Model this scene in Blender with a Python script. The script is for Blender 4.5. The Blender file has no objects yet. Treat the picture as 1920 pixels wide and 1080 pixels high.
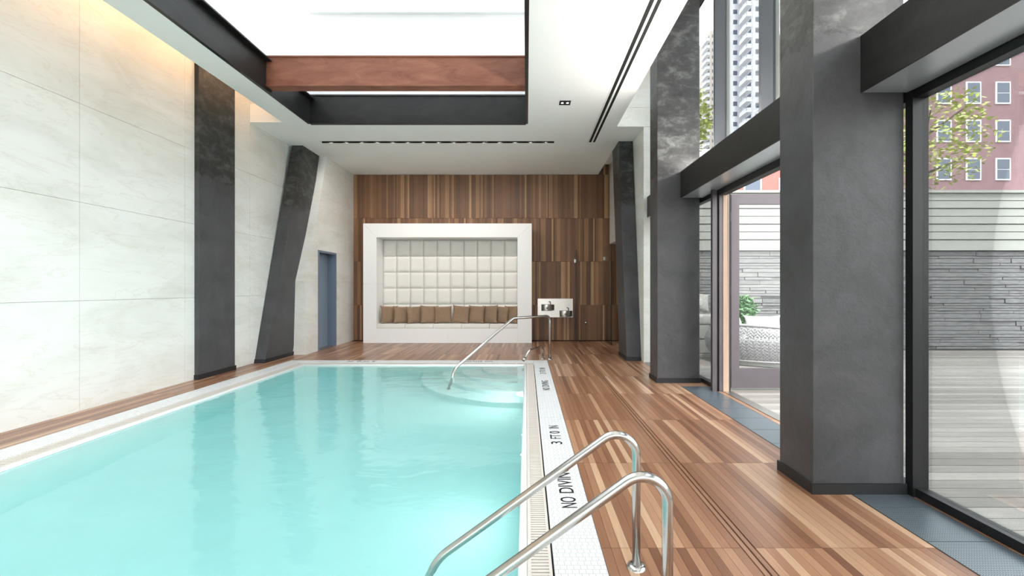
import bpy, bmesh, math, random
from mathutils import Vector, Matrix
random.seed(7)
sc = bpy.context.scene
COL = sc.collection

# ------------------------------------------------------------------ camera
cam_d = bpy.data.cameras.new('camera'); cam = bpy.data.objects.new('camera', cam_d); COL.objects.link(cam)
cam_d.sensor_width = 36.0; cam_d.lens = 830.0 / 1920.0 * 36.0; cam_d.shift_x = -27.0 / 1920.0
cam_d.clip_start = 0.05; cam_d.clip_end = 800
CAMZ = 1.45
cam.location = (0, 0, CAMZ); cam.rotation_euler = (math.pi / 2, 0, 0)
sc.camera = cam
# ------------------------------------------------------------------ view, world, sun
sc.view_settings.view_transform = 'Standard'; sc.view_settings.look = 'None'
sc.view_settings.gamma = 1.0; sc.view_settings.use_curve_mapping = False
sc.view_settings.exposure = 1.17
sc.cycles.max_bounces = 14; sc.cycles.diffuse_bounces = 7; sc.cycles.glossy_bounces = 5
sc.cycles.transmission_bounces = 8; sc.cycles.transparent_max_bounces = 16
sc.cycles.sample_clamp_indirect = 8.0; sc.cycles.blur_glossy = 1.0
world = bpy.data.worlds.new('sky'); sc.world = world; world.use_nodes = True
wt = world.node_tree; wn = wt.nodes; wl = wt.links; wn.clear()
w_out = wn.new('ShaderNodeOutputWorld'); w_bg = wn.new('ShaderNodeBackground')
w_tc = wn.new('ShaderNodeTexCoord'); w_sep = wn.new('ShaderNodeSeparateXYZ'); w_ramp = wn.new('ShaderNodeValToRGB')
w_ramp.color_ramp.elements[0].position = 0.0; w_ramp.color_ramp.elements[0].color = (1.0, 0.985, 0.96, 1)
w_ramp.color_ramp.elements[1].position = 0.9; w_ramp.color_ramp.elements[1].color = (0.84, 0.93, 1.0, 1)
wl.new(w_tc.outputs['Generated'], w_sep.inputs[0]); wl.new(w_sep.outputs['Z'], w_ramp.inputs[0])
wl.new(w_ramp.outputs[0], w_bg.inputs[0]); w_bg.inputs[1].default_value = 2.7
wl.new(w_bg.outputs[0], w_out.inputs[0])
sun_d = bpy.data.lights.new('sun', 'SUN'); sun_d.energy = 2.6; sun_d.angle = math.radians(1.5); sun_d.color = (1.0, 0.95, 0.88)
sun = bpy.data.objects.new('sun', sun_d); COL.objects.link(sun)
sun.rotation_euler = Vector((-0.06, 0.50, -0.86)).to_track_quat('-Z', 'Y').to_euler()
sun.location = (8, -8, 14)

def portal(name, loc, direction, sx, sy):
    d = bpy.data.lights.new(name, 'AREA'); d.shape = 'RECTANGLE'; d.size = sx; d.size_y = sy
    d.cycles.is_portal = True
    o = bpy.data.objects.new(name, d); COL.objects.link(o); o.location = loc
    o.rotation_euler = Vector(direction).to_track_quat('-Z', 'Y').to_euler()
portal('skylight_portal', (-2.08, 3.2, 6.75), (0, 0, -1), 4.2, 10.6)
portal('window_portal', (2.82, 1.3, 3.4), (-1, 0, 0), 14.6, 6.8)
portal('added_rear_portal', (-1.2, -5.9, 2.3), (0, 1, 0), 7.8, 4.5)  # sampling portal for the added rear glazing

# ------------------------------------------------------------------ materials
MATS = {}
class NT:
    def __init__(s, name):
        s.m = bpy.data.materials.new(name); s.m.use_nodes = True
        s.t = s.m.node_tree; s.n = s.t.nodes; s.n.clear()
        s.out = s.n.new('ShaderNodeOutputMaterial'); s.b = s.n.new('ShaderNodeBsdfPrincipled')
        s.link(s.b.outputs[0], s.out.inputs[0])
        MATS[name] = s.m
    def link(s, a, b): s.t.links.new(a, b)
    def new(s, k, **kw):
        x = s.n.new(k)
        for a, v in kw.items(): setattr(x, a, v)
        return x
    def pos(s, scale=(1, 1, 1), obj=False):
        if obj: o = s.new('ShaderNodeTexCoord').outputs['Object']
        else: o = s.new('ShaderNodeNewGeometry').outputs['Position']
        mp = s.new('ShaderNodeMapping'); mp.inputs['Scale'].default_value = scale
        s.link(o, mp.inputs[0]); return mp.outputs[0]
    def noise(s, scale, vec, detail=4, rough=0.55, dist=0.0):
        n = s.new('ShaderNodeTexNoise'); n.inputs['Scale'].default_value = scale; n.inputs['Detail'].default_value = detail
        n.inputs['Roughness'].default_value = rough; n.inputs['Distortion'].default_value = dist
        s.link(vec, n.inputs['Vector']); return n.outputs['Fac']
    def ramp(s, fac, stops):
        r = s.new('ShaderNodeValToRGB'); e = r.color_ramp.elements
        while len(e) < len(stops): e.new(0.5)
        for i, (p, c) in enumerate(stops):
            e[i].position = p; e[i].color = (c[0], c[1], c[2], 1) if not isinstance(c, float) else (c, c, c, 1)
        s.link(fac, r.inputs[0]); return r.outputs[0]
    def mix(s, fac, a, b, mode='MIX'):
        m = s.new('ShaderNodeMixRGB', blend_type=mode)
        for k, v in ((0, fac), (1, a), (2, b)):
            if isinstance(v, (int, float)): m.inputs[k].default_value = v
            elif isinstance(v, tuple): m.inputs[k].default_value = (v[0], v[1], v[2], 1)
            else: s.link(v, m.inputs[k])
        return m.outputs[0]
    def math(s, op, a, b=0.0):
        m = s.new('ShaderNodeMath', operation=op)
        for k, v in ((0, a), (1, b)):
            if isinstance(v, (int, float)): m.inputs[k].default_value = v
            else: s.link(v, m.inputs[k])
        return m.outputs[0]
    def bump(s, h, strength=0.2, dist=0.01):
        b = s.new('ShaderNodeBump'); b.inputs['Strength'].default_value = strength; b.inputs['Distance'].default_value = dist
        s.link(h, b.inputs['Height']); s.link(b.outputs[0], s.b.inputs['Normal'])
    def base(s, c):
        if isinstance(c, tuple): s.b.inputs['Base Color'].default_value = (c[0], c[1], c[2], 1)
        else: s.link(c, s.b.inputs['Base Color'])
    def set(s, **kw):
        for k, v in kw.items(): s.b.inputs[k.replace('_', ' ')].default_value = v

def plain(name, c, rough=0.5, metal=0.0, var=0.0, nscale=3.0, bumpv=0.0, bscale=60.0):
    n = NT(name)
    if var > 0:
        f = n.noise(nscale, n.pos())
        n.base(n.ramp(f, [(0.3, tuple(x * (1 - var) for x in c)), (0.7, tuple(min(1, x * (1 + var)) for x in c))]))
    else: n.base(c)
    n.set(Roughness=rough, Metallic=metal)
    if bumpv > 0: n.bump(n.noise(bscale, n.pos()), bumpv, 0.01)
    return n.m
def emis(name, c, s):
    n = NT(name); n.base((0, 0, 0)); n.b.inputs['Emission Color'].default_value = (c[0], c[1], c[2], 1)
    n.b.inputs['Emission Strength'].default_value = s; return n.m
def S(r, g, b):  # sRGB 0-255 to linear
    f = lambda v: (v / 255.0) / 12.92 if v <= 10 else ((v / 255.0 + 0.055) / 1.055) ** 2.4
    return (f(r), f(g), f(b))

def wood(name, axis, stops, rough, grain=0.35):
    n = NT(name)
    g = n.new('ShaderNodeNewGeometry'); oi = n.new('ShaderNodeObjectInfo')
    r = n.math('FRACT', n.math('ADD', n.math('MULTIPLY', g.outputs['Random Per Island'], 1.0), n.math('MULTIPLY', oi.outputs['Random'], 7.31)))
    col = n.ramp(r, stops)
    sc3 = (70, 70, 70); sc3 = tuple(2.2 if i == axis else 70 for i in range(3))
    gr = n.noise(1.0, n.pos(sc3), 5, 0.6)
    gcol = n.ramp(gr, [(0.3, 1.0 - grain), (0.7, 1.0)])
    big = n.ramp(n.noise(1.3, n.pos(), 2), [(0.35, 0.88), (0.65, 1.0)])
    n.base(n.mix(1.0, n.mix(1.0, col, gcol, 'MULTIPLY'), big, 'MULTIPLY'))
    n.set(Roughness=rough); n.bump(gr, 0.12, 0.003)
    return n.m
wood('wood_wall', 2, [(0.0, S(100, 66, 42)), (0.35, S(122, 84, 56)), (0.7, S(138, 98, 66)), (0.88, S(160, 119, 83)), (0.94, S(180, 140, 102)), (1.0, S(190, 150, 112))], 0.5, 0.25)
wood('wood_floor', 1, [(0.0, S(118, 78, 57)), (0.22, S(146, 102, 76)), (0.6, S(163, 119, 91)), (0.85, S(180, 138, 108)), (1.0, S(204, 167, 136))], 0.3, 0.22)
wood('wood_deck', 0, [(0.0, S(112, 107, 102)), (0.5, S(132, 127, 122)), (1.0, S(150, 145, 140))], 0.6)
plain('floor_bed', S(70, 48, 34), 0.8)
plain('white_paint', (0.86, 0.86, 0.855), 0.6, 0, 0.01)
plain('white_ceiling', (0.93, 0.925, 0.92), 0.75, 0, 0.01, 1.0)
plain('white_lacquer', (0.86, 0.86, 0.865), 0.35)
plain('leather', (0.80, 0.785, 0.75), 0.5, 0, 0.02, 4, 0.05, 200)
plain('black_slot', (0.004, 0.004, 0.004), 0.8)
plain('black_rubber', (0.012, 0.012, 0.013), 0.55)
plain('chrome', (0.50, 0.49, 0.47), 0.2, 1.0, 0.02, 8)
plain('brushed_steel', (0.46, 0.445, 0.42), 0.3, 1.0, 0.03, 20)
plain('frame_steel', S(84, 78, 82), 0.4, 0.35, 0.06, 3)
plain('mullion_grey', S(56, 58, 62), 0.4, 0.3, 0.06, 3)
plain('soffit_reflection_steel', S(205, 208, 214), 0.3, 0.6, 0.03, 3)  # pale base colour stands for the terrace reflected under the black beam
plain('frame_dark', S(30, 30, 32), 0.4, 0.3, 0.1, 3)
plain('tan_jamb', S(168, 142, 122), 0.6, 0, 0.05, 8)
plain('door_blue', S(122, 136, 152), 0.45, 0, 0.02)
plain('door_frame_blue', S(106, 119, 138), 0.4)
plain('pool_plaster', (0.80, 0.86, 0.85), 0.6, 0, 0.02, 2)
plain('grate_white', S(205, 196, 188), 0.45)
plain('gutter_dark', S(56, 48, 44), 0.8)
plain('grass_green', S(96, 135, 92), 0.6, 0, 0.25, 9)
plain('foliage', S(158, 168, 84), 0.6, 0, 0.3, 2)
plain('bark', S(86, 74, 62), 0.9, 0, 0.2, 8)
plain('street', S(120, 118, 115), 0.9, 0, 0.05, 1)
plain('planter_grey', S(96, 96, 96), 0.8)
plain('brick_red', S(160, 92, 86), 0.9, 0, 0.08, 1.5)
plain('brick_mauve', S(122, 96, 100), 0.9, 0, 0.08, 1.5)
plain('tower_grey', S(178, 180, 186), 0.8, 0, 0.03, 0.2)
plain('tower_beige', S(168, 160, 152), 0.8, 0, 0.04, 0.2)
plain('tower_white', S(220, 222, 226), 0.8)
plain('window_dark', S(70, 80, 96), 0.15)
plain('canvas_white', (0.62, 0.62, 0.61), 0.8, 0, 0.02, 10, 0.1, 30)
plain('canvas_grey', S(140, 139, 135), 0.85, 0, 0.06, 10, 0.1, 30)
plain('siding_white', S(138, 140, 135), 0.6, 0, 0.02, 2)
plain('wicker', S(140, 138, 141), 0.6, 0, 0.1, 25)
plain('lettering_black', (0.006, 0.006, 0.006), 0.5)
plain('dark_plastic', S(34, 34, 36), 0.5)
emis('lamp_white', (1.0, 0.96, 0.9), 14.0)
emis('added_lamp_up', (1.0, 0.94, 0.88), 85.0)  # glow of the strips added to brighten the ceiling
emis('lamp_warm', (1.0, 0.62, 0.36), 9.0)
emis('lamp_pool', (0.95, 1.0, 0.84), 7.0)

def mk_column():
    n = NT('column_plaster')
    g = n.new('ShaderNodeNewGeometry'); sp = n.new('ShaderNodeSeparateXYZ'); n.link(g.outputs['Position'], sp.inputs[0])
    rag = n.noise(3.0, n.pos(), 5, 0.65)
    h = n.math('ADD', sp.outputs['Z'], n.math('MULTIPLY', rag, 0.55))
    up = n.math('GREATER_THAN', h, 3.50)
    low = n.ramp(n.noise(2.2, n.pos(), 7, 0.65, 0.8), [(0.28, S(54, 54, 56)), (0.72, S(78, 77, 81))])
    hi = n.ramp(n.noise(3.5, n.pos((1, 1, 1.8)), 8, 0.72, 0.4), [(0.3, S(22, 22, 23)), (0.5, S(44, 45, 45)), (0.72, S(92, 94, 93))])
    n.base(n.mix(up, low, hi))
    n.set(Roughness=0.45); n.bump(n.noise(9, n.pos(), 8, 0.7), 0.35, 0.02)
mk_column()
def mk_beam():
    n = NT('black_steel')
    n.base(n.ramp(n.noise(2.0, n.pos((1, 1, 2)), 8, 0.7, 1.0), [(0.3, S(20, 20, 21)), (0.7, S(42, 41, 40))]))
    n.set(Roughness=0.4, Metallic=0.2); n.bump(n.noise(20, n.pos(), 5), 0.1, 0.01)
mk_beam()
def mk_rust():
    n = NT('rust_steel')
    a = n.ramp(n.noise(2.0, n.pos((1, 4, 3)), 7, 0.65, 0.6), [(0.3, S(118, 66, 48)), (0.6, S(150, 94, 72)), (0.85, S(168, 116, 94))])
    b = n.ramp(n.noise(14.0, n.pos((1, 3, 3)), 8, 0.8), [(0.66, 0.0), (0.74, 1.0)])
    n.base(n.mix(n.math('MULTIPLY', b, 0.35), a, S(190, 160, 145))); n.set(Roughness=0.6)
mk_rust()
def mk_stone():
    n = NT('marble')
    oi = n.new('ShaderNodeObjectInfo')
    base = n.ramp(n.noise(0.9, n.pos((1, 0.8, 2.2)), 6, 0.6, 0.6), [(0.3, (0.66, 0.65, 0.60)), (0.55, (0.78, 0.775, 0.74)), (0.75, (0.82, 0.82, 0.79))])
    vein = n.ramp(n.noise(1.1, n.pos((1, 0.5, 2.6)), 7, 0.6, 1.6), [(0.485, 0.0), (0.5, 1.0), (0.515, 0.0)])
    c = n.mix(n.math('MULTIPLY', vein, 0.35), base, (0.60, 0.53, 0.44))
    f = n.ramp(oi.outputs['Random'], [(0.0, 0.955), (1.0, 1.0)])
    n.base(n.mix(1.0, c, f, 'MULTIPLY')); n.set(Roughness=0.4)
mk_stone()
def mk_tile():
    n = NT('mosaic_tile')
    br = n.new('ShaderNodeTexBrick'); n.link(n.pos((1, 1, 1)), br.inputs['Vector'])
    br.inputs['Scale'].default_value = 1.0; br.inputs['Brick Width'].default_value = 0.035; br.inputs['Row Height'].default_value = 0.035
    br.inputs['Mortar Size'].default_value = 0.0022; br.offset = 0.3
    br.inputs['Color1'].default_value = (0.76, 0.76, 0.76, 1); br.inputs['Color2'].default_value = (0.68, 0.68, 0.685, 1)
    br.inputs['Mortar'].default_value = (0.46, 0.45, 0.44, 1)
    n.base(br.outputs['Color']); n.set(Roughness=0.4)
mk_tile()
def mk_grille():
    n = NT('perforated_metal')
    v = n.new('ShaderNodeTexVoronoi'); v.inputs['Scale'].default_value = 70; v.inputs['Randomness'].default_value = 0
    n.link(n.pos((1, 1, 0)), v.inputs['Vector'])
    n.base(n.ramp(v.outputs['Distance'], [(0.30, (0.03, 0.035, 0.04)), (0.42, S(128, 140, 148))]))
    n.set(Roughness=0.3, Metallic=0.5)
mk_grille()
def mk_water():
    n = NT('water')
    n.base((1, 1, 1)); n.set(Roughness=0.09, IOR=1.33)
    n.b.inputs['Transmission Weight'].default_value = 1.0
    w1 = n.noise(1.6, n.pos((1, 1.6, 1)), 3, 0.5, 0.5)
    n.bump(w1, 0.22, 0.05)
    va = n.new('ShaderNodeVolumeAbsorption'); va.inputs['Color'].default_value = (0.30, 0.87, 0.865, 1); va.inputs['Density'].default_value = 0.36
    n.link(va.outputs[0], n.out.inputs['Volume'])
mk_water()
def mk_glass(name, tint):
    n = NT(name); n.n.remove(n.b)
    tr = n.new('ShaderNodeBsdfTransparent'); tr.inputs[0].default_value = (tint[0], tint[1], tint[2], 1)
    gl = n.new('ShaderNodeBsdfGlossy'); gl.inputs['Roughness'].default_value = 0.0
    fr = n.new('ShaderNodeFresnel'); fr.inputs[0].default_value = 1.45
    mx = n.new('ShaderNodeMixShader'); n.link(n.math('MULTIPLY', fr.outputs[0], 0.6), mx.inputs[0])
    n.link(tr.outputs[0], mx.inputs[1]); n.link(gl.outputs[0], mx.inputs[2]); n.link(mx.outputs[0], n.out.inputs[0])
mk_glass('clear_glass', (0.97, 0.985, 0.98))
def mk_fabric():
    n = NT('brown_fabric')
    n.base(n.ramp(n.noise(5, n.pos(), 3), [(0.3, S(136, 113, 92)), (0.7, S(149, 124, 102))])); n.set(Roughness=0.9)
    n.bump(n.noise(7, n.pos(), 3, 0.6, 0.8), 0.5, 0.02)
mk_fabric()
def mk_stack():
    n = NT('stacked_stone')
    oi = n.new('ShaderNodeObjectInfo')
    c = n.ramp(oi.outputs['Random'], [(0.0, S(84, 84, 87)), (0.5, S(102, 102, 104)), (1.0, S(120, 119, 118))])
    n.base(n.mix(0.35, c, n.ramp(n.noise(6, n.pos((1, 1, 4)), 5), [(0.3, 0.10), (0.7, 0.34)]), 'MIX')); n.set(Roughness=0.85)
mk_stack()

# ------------------------------------------------------------------ mesh helpers
class MB:
    def __init__(s): s.v = []; s.f = []
    def box(s, x0, x1, y0, y1, z0, z1):
        return s.hexa([(x0, y0, z0), (x1, y0, z0), (x1, y1, z0), (x0, y1, z0), (x0, y0, z1), (x1, y0, z1), (x1, y1, z1), (x0, y1, z1)])
    def hexa(s, p):
        b = len(s.v); s.v += [tuple(q) for q in p]
        s.f += [tuple(b + i for i in q) for q in ((0, 3, 2, 1), (4, 5, 6, 7), (0, 1, 5, 4), (1, 2, 6, 5), (2, 3, 7, 6), (3, 0, 4, 7))]
        return s
    def prism(s, pts, axis, a, b2):
        """pts: 2-D polygon; axis 0: (y,z) extruded in x; 1: (x,z) in y; 2: (x,y) in z"""
        def P(p, t): return (t, p[0], p[1]) if axis == 0 else (p[0], t, p[1]) if axis == 1 else (p[0], p[1], t)
        n = len(pts); b = len(s.v)
        s.v += [P(p, a) for p in pts] + [P(p, b2) for p in pts]
        s.f.append(tuple(range(b, b + n))); s.f.append(tuple(range(b + 2 * n - 1, b + n - 1, -1)))
        for i in range(n):
            j = (i + 1) % n; s.f.append((b + i, b + j, b + n + j, b + n + i))
        return s
    def tube(s, pts, r, seg=12, caps=True):
        pts = [Vector(p) for p in pts]; rs = r if isinstance(r, (list, tuple)) else [r] * len(pts)
        b = len(s.v); t0 = (pts[1] - pts[0]).normalized()
        up = Vector((0, 0, 1)) if abs(t0.z) < 0.9 else Vector((0, 1, 0))
        nrm = t0.cross(up).normalized()
        for i, p in enumerate(pts):
            t = ((pts[min(i + 1, len(pts) - 1)] - pts[max(i - 1, 0)])).normalized()
            nrm = (nrm - t * nrm.dot(t)).normalized(); bi = t.cross(nrm)
            for k in range(seg):
                a = 2 * math.pi * k / seg
                s.v.append(tuple(p + (nrm * math.cos(a) + bi * math.sin(a)) * rs[i]))
        for i in range(len(pts) - 1):
            for k in range(seg):
                k2 = (k + 1) % seg; o = b + i * seg
                s.f.append((o + k, o + k2, o + seg + k2, o + seg + k))
        if caps:
            s.f.append(tuple(b + k for k in range(seg))[::-1]); o = b + (len(pts) - 1) * seg
            s.f.append(tuple(o + k for k in range(seg)))
        return s
    def lathe(s, prof, c, seg=24, a0=0.0, a1=2 * math.pi):
        full = abs(a1 - a0 - 2 * math.pi) < 1e-4; m = seg if full else seg + 1
        b = len(s.v)
        for (r, z) in prof:
            for k in range(m):
                a = a0 + (a1 - a0) * k / seg
                s.v.append((c[0] + r * math.cos(a), c[1] + r * math.sin(a), c[2] + z))
        for i in range(len(prof) - 1):
            for k in range(seg):
                k2 = (k + 1) % m; s.f.append((b + i * m + k, b + i * m + k2, b + (i + 1) * m + k2, b + (i + 1) * m + k))
        return s
    def mesh(s, name, mat, smooth=False, bevel=0):
        me = bpy.data.meshes.new(name); me.from_pydata(s.v, [], s.f)
        bm = bmesh.new(); bm.from_mesh(me); bmesh.ops.recalc_face_normals(bm, faces=bm.faces)
        if bevel > 0:
            bmesh.ops.bevel(bm, geom=list(bm.edges), offset=bevel, segments=2, profile=0.6, affect='EDGES')
        bm.to_mesh(me); bm.free()
        me.materials.append(MATS[mat])
        if smooth:
            for p in me.polygons: p.use_smooth = True
        return me
    def build(s, name, mat, parent=None, smooth=False, bevel=0, label=None):
        o = bpy.data.objects.new(name, s.mesh(name, mat, smooth, bevel)); COL.objects.link(o)
        if parent: o.parent = parent; o.matrix_parent_inverse = Matrix.Identity(4); 
        if parent and parent.type == 'EMPTY': o.location = -parent.location if tuple(parent.rotation_euler) == (0, 0, 0) else (0, 0, 0)
        if label: o['label'] = label
        return o
def sm_angle(o, deg=40):
    me = o.data
    for p in me.polygons: p.use_smooth = True
    me.set_sharp_from_angle(angle=math.radians(deg))
def B(*a): return MB().box(*a)
def thing(name, label, cat, loc=(0, 0, 0), group=None):
    o = bpy.data.objects.new(name, None); COL.objects.link(o); o.location = loc; o.empty_display_size = 0.2
    o['label'] = label; o['category'] = cat
    if group: o['group'] = group
    return o
def tag(o, label, cat, group=None):
    o['label'] = label; o['category'] = cat
    if group: o['group'] = group
    return o
def struct(o, label=None):
    o['kind'] = 'structure'
    if label: o['label'] = label
    return o
def inst(name, me, parent, loc, rot=(0, 0, 0)):
    o = bpy.data.objects.new(name, me); COL.objects.link(o); o.parent = parent
    o.location = Vector(loc) - (parent.location if parent else Vector()); o.rotation_euler = rot; return o
def arc(c, r, u, v, a0, a1, n):
    c = Vector(c); u = Vector(u); v = Vector(v)
    return [tuple(c + u * (r * math.cos(a0 + (a1 - a0) * i / n)) + v * (r * math.sin(a0 + (a1 - a0) * i / n))) for i in range(n + 1)]
def fillet(pts, r, n=8):
    """round the inner corners of a polyline"""
    P = [Vector(p) for p in pts]; out = [P[0]]
    for i in range(1, len(P) - 1):
        a = (P[i - 1] - P[i]); b = (P[i + 1] - P[i]); la, lb = a.length, b.length; a.normalize(); b.normalize()
        ang = a.angle(b); rr = r[i - 1] if isinstance(r, (list, tuple)) else r
        d = min(rr / math.tan(ang / 2), la * 0.48, lb * 0.48)
        p0 = P[i] + a * d; p1 = P[i] + b * d
        R = d * math.tan(ang / 2); bis = (a + b).normalized(); c = P[i] + bis * (R / math.sin(ang / 2))
        v0 = p0 - c; v1 = p1 - c; tot = v0.angle(v1)
        for k in range(n + 1):
            t = k / n; s0 = math.sin((1 - t) * tot) / math.sin(tot); s1 = math.sin(t * tot) / math.sin(tot)
            out.append(c + v0 * s0 + v1 * s1)
    out.append(P[-1]); return [tuple(p) for p in out]

YN, YB, CZ = -6.0, 12.28, 4.6       # added rear glass, wood wall, ceiling height
XL, XG = -5.25, 2.70                # left wall face, glazing inner face
TOPZ = 6.85

# ------------------------------------------------------------------ floor
fl = MB()
fl.box(-5.5, -4.72, YN, 12.6, -1.3, -0.022); fl.box(0.43, 3.0, YN, 12.6, -1.3, -0.022)
fl.box(-4.72, 0.43, 8.86, 12.6, -1.3, -0.022); fl.box(-4.72, 0.43, YN, -3.3, -1.3, -0.022)
floor = struct(fl.build('floor', 'floor_bed'))
plank_mesh = B(-0.025, 0.025, -0.5985, 0.5985, -0.02, 0.0).mesh('plank', 'wood_floor')
stuff = MB()
seams = [3.67 + 1.2 * k for k in range(-9, 8)]
count = 0
def run(x0, x1, y0, y1, step=0.052):
    n = max(1, round((x1 - x0) / step)); w = (x1 - x0) / n
    return [(x0 + i * w, x0 + (i + 1) * w) for i in range(n)]
for k in range(len(seams) - 1):
    a, b = seams[k], min(seams[k + 1], YB - 0.0)
    if b <= YN or a >= YB: continue
    a = max(a, YN)
    strips = []
    if a > 8.4:
        strips = run(XL + 0.02, 2.60, a, b)
    else:
        strips = run(XL + 0.0, -4.705, a, b) + run(0.42, 1.198, a, b) + run(1.277, 2.283, a, b) + run(2.685, 2.75, a, b)
    for (x0, x1) in strips:
        yy0, yy1 = a, b
        if 8.4 < b and a < 8.86 and not (x0 < -4.71 or x1 > 0.415):
            yy0 = max(a, 8.86)
        if x0 > 2.2 and a > 6.6 and a < 8.6:
            pass
        full = abs((yy1 - yy0) - 1.2) < 1e-3
        if full and x0 > 0.4 and a > 1.2 and a < 8.2 and count < 290:
            o = inst('plank', plank_mesh, floor, ((x0 + x1) / 2, (yy0 + yy1) / 2, 0)); o.scale = ((x1 - x0 - 0.0015) / 0.05, 1, 1); count += 1
        elif yy1 - yy0 > 0.01:
            g = 0.0008; stuff.box(x0 + g, x1 - g, yy0 + 0.0015, yy1 - 0.0015, -0.02, 0.0)
o = stuff.build('plank_field', 'wood_floor', floor); o['kind'] = 'stuff'

# slot drain in the floor
sd = thing('slot_drain', 'long narrow slot drain with dark lines crossing the wooden deck beside the pool', 'drain', (1.2375, 3, -0.02))
B(1.199, 1.276, YN, 9.0, -0.021, -0.012).build('channel', 'black_slot', sd)
for xx in (1.222, 1.254):
    pass
B(1.206, 1.232, YN, 9.0, -0.012, -0.001).build('insert_strip', 'wood_floor', sd)
B(1.243, 1.269, YN, 9.0, -0.012, -0.001).build('insert_strip', 'wood_floor', sd)
# floor grilles
gp = B(-0.195, 0.195, -0.197, 0.197, -0.016, 0.0).mesh('grille_panel', 'perforated_metal')
fg = thing('floor_grille', 'grey perforated metal air grille in floor in front of the open glass door', 'grille', (2.484, 5.0, -0.02))
for i in range(12):
    inst('grille_panel', gp, fg, (2.484, 6.33 - i * 0.4, 0.001))
B(2.282, 2.288, 1.73, 6.53, -0.016, 0.003).build('grille_frame', 'black_rubber', fg)
fg2 = thing('floor_grille', 'short grey floor grille between the big square column and the marble pier', 'grille', (2.484, 7.8, -0.02))
for i in range(4):
    inst('grille_panel', gp, fg2, (2.484, 8.4 - i * 0.4, 0.001))
st = MB(); st.box(2.289, 2.679, 6.53, 7.0, -0.016, 0.0); st.box(2.289, 2.679, YN, 1.73, -0.016, 0.0)
o = st.build('plank_infill', 'wood_floor', floor)

# ------------------------------------------------------------------ walls
wl_base = MB()
wl_base.box(-5.5, -5.275, YN, 12.6, -0.02, TOPZ)
wall_left = struct(wl_base.build('wall_left', 'white_paint'))
G = 0.002
zr = [0.0, 1.30, 2.46, 3.62, 5.30]
ys = [YN + 1.6 * i for i in range(10)] + [9.65]
for i in range(len(ys) - 1):
    for j in range(4):
        off = 0.0
        B(-5.275, XL, ys[i] + G, ys[i + 1] - G, zr[j] + G, zr[j + 1] - G).build('stone_slab', 'marble', wall_left)
# thicker rear part of the left wall with its leaning end
XT = -4.79
def edge(z):
    P = [(0, 9.6), (1.6, 9.6), (2.65, 10.0), (4.6, 10.62)]
    for (z0, d0), (z1, d1) in zip(P, P[1:]):
        if z <= z1: return d0 + (d1 - d0) * (z - z0) / (z1 - z0)
    return P[-1][1]
DO0, DO1, DZ = 10.17, 11.14, 2.325
rows = [(0.0, 1.6), (1.6, DZ), (DZ, 2.65), (2.65, 3.62), (3.62, 4.6)]
for (z0, z1) in rows:
    segs = [(None, DO0), (DO1, YB)] if z1 <= DZ + 1e-6 else [(None, 11.7), (11.7, YB)]
    for (a, b) in segs:
        g = G if z0 > 0 and z0 != 2.65 else 0
        if a is None: pts = [(edge(z0 + 1e-4), z0 + g), (b - G, z0 + g), (b - G, z1), (edge(z1), z1)]
        else: pts = [(a + G * (z1 > DZ), z0 + g), (b, z0 + g), (b, z1), (a + G * (z1 > DZ), z1)]
        MB().prism(pts, 0, -5.26, XT).build('stone_slab', 'marble', wall_left)
# blue-grey service door
d2 = struct(thing('door_1', 'blue grey service door set deep in the pale stone wall', 'door', (XT, 10.65, 0)))
B(-5.02, -4.985, DO0 + 0.04, DO1 - 0.04, 0.01, DZ - 0.05).build('door_leaf', 'door_blue', d2)
f = MB()
f.prism([(DO0, 0), (DO0 + .045, 0), (DO0 + .045, DZ - .045), (DO1 - .045, DZ - .045), (DO1 - .045, 0), (DO1, 0), (DO1, DZ), (DO0, DZ)], 0, -4.90, XT + 0.012)
f.prism([(DO0, 0), (DO0 + .03, 0), (DO0 + .03, DZ - .03), (DO1 - .03, DZ - .03), (DO1 - .03, 0), (DO1, 0), (DO1, DZ), (DO0, DZ)], 0, -5.04, -4.90)
f.build('door_frame', 'door_frame_blue', d2)
B(-5.03, -4.80, DO0, DO1, 0, 0.012).build('threshold', 'brushed_steel', d2)
for z in ():
    MB().tube([(-4.977, DO1 - 0.055, z), (-4.977, DO1 - 0.055, z + 0.1)], 0.008, 8).build('hinge', 'brushed_steel', d2)

# back wall: wood panels made of upright strips
wall_back = struct(B(-5.5, 3.6, 12.33, 12.6, -0.02, TOPZ).build('wall_back', 'floor_bed'))
zs = [0.0, 0.977, 2.183, 3.388, 4.594, 4.90]
xs = [XT + 0.005 + 1.205 * i for i in range(6)] + [2.44, 3.0]
for j in range(5):
    for i in range(len(xs) - 1):
        if j == 4 and i < 4: continue
        m = MB(); x = xs[i]; 
        while x < xs[i + 1] - 0.01:
            w = random.choice([0.028, 0.036, 0.045, 0.045, 0.055, 0.062]); x1 = min(x + w, xs[i + 1] - 0.0005)
            if xs[i + 1] - x1 < 0.02: x1 = xs[i + 1] - 0.0005
            dp = random.uniform(0, 0.008)
            m.box(x + 0.001, x1 - 0.001, YB + dp, 12.335, zs[j] + 0.003, zs[j + 1] - 0.003); x = x1
        m.build('wood_panel', 'wood_wall', wall_back)

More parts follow.
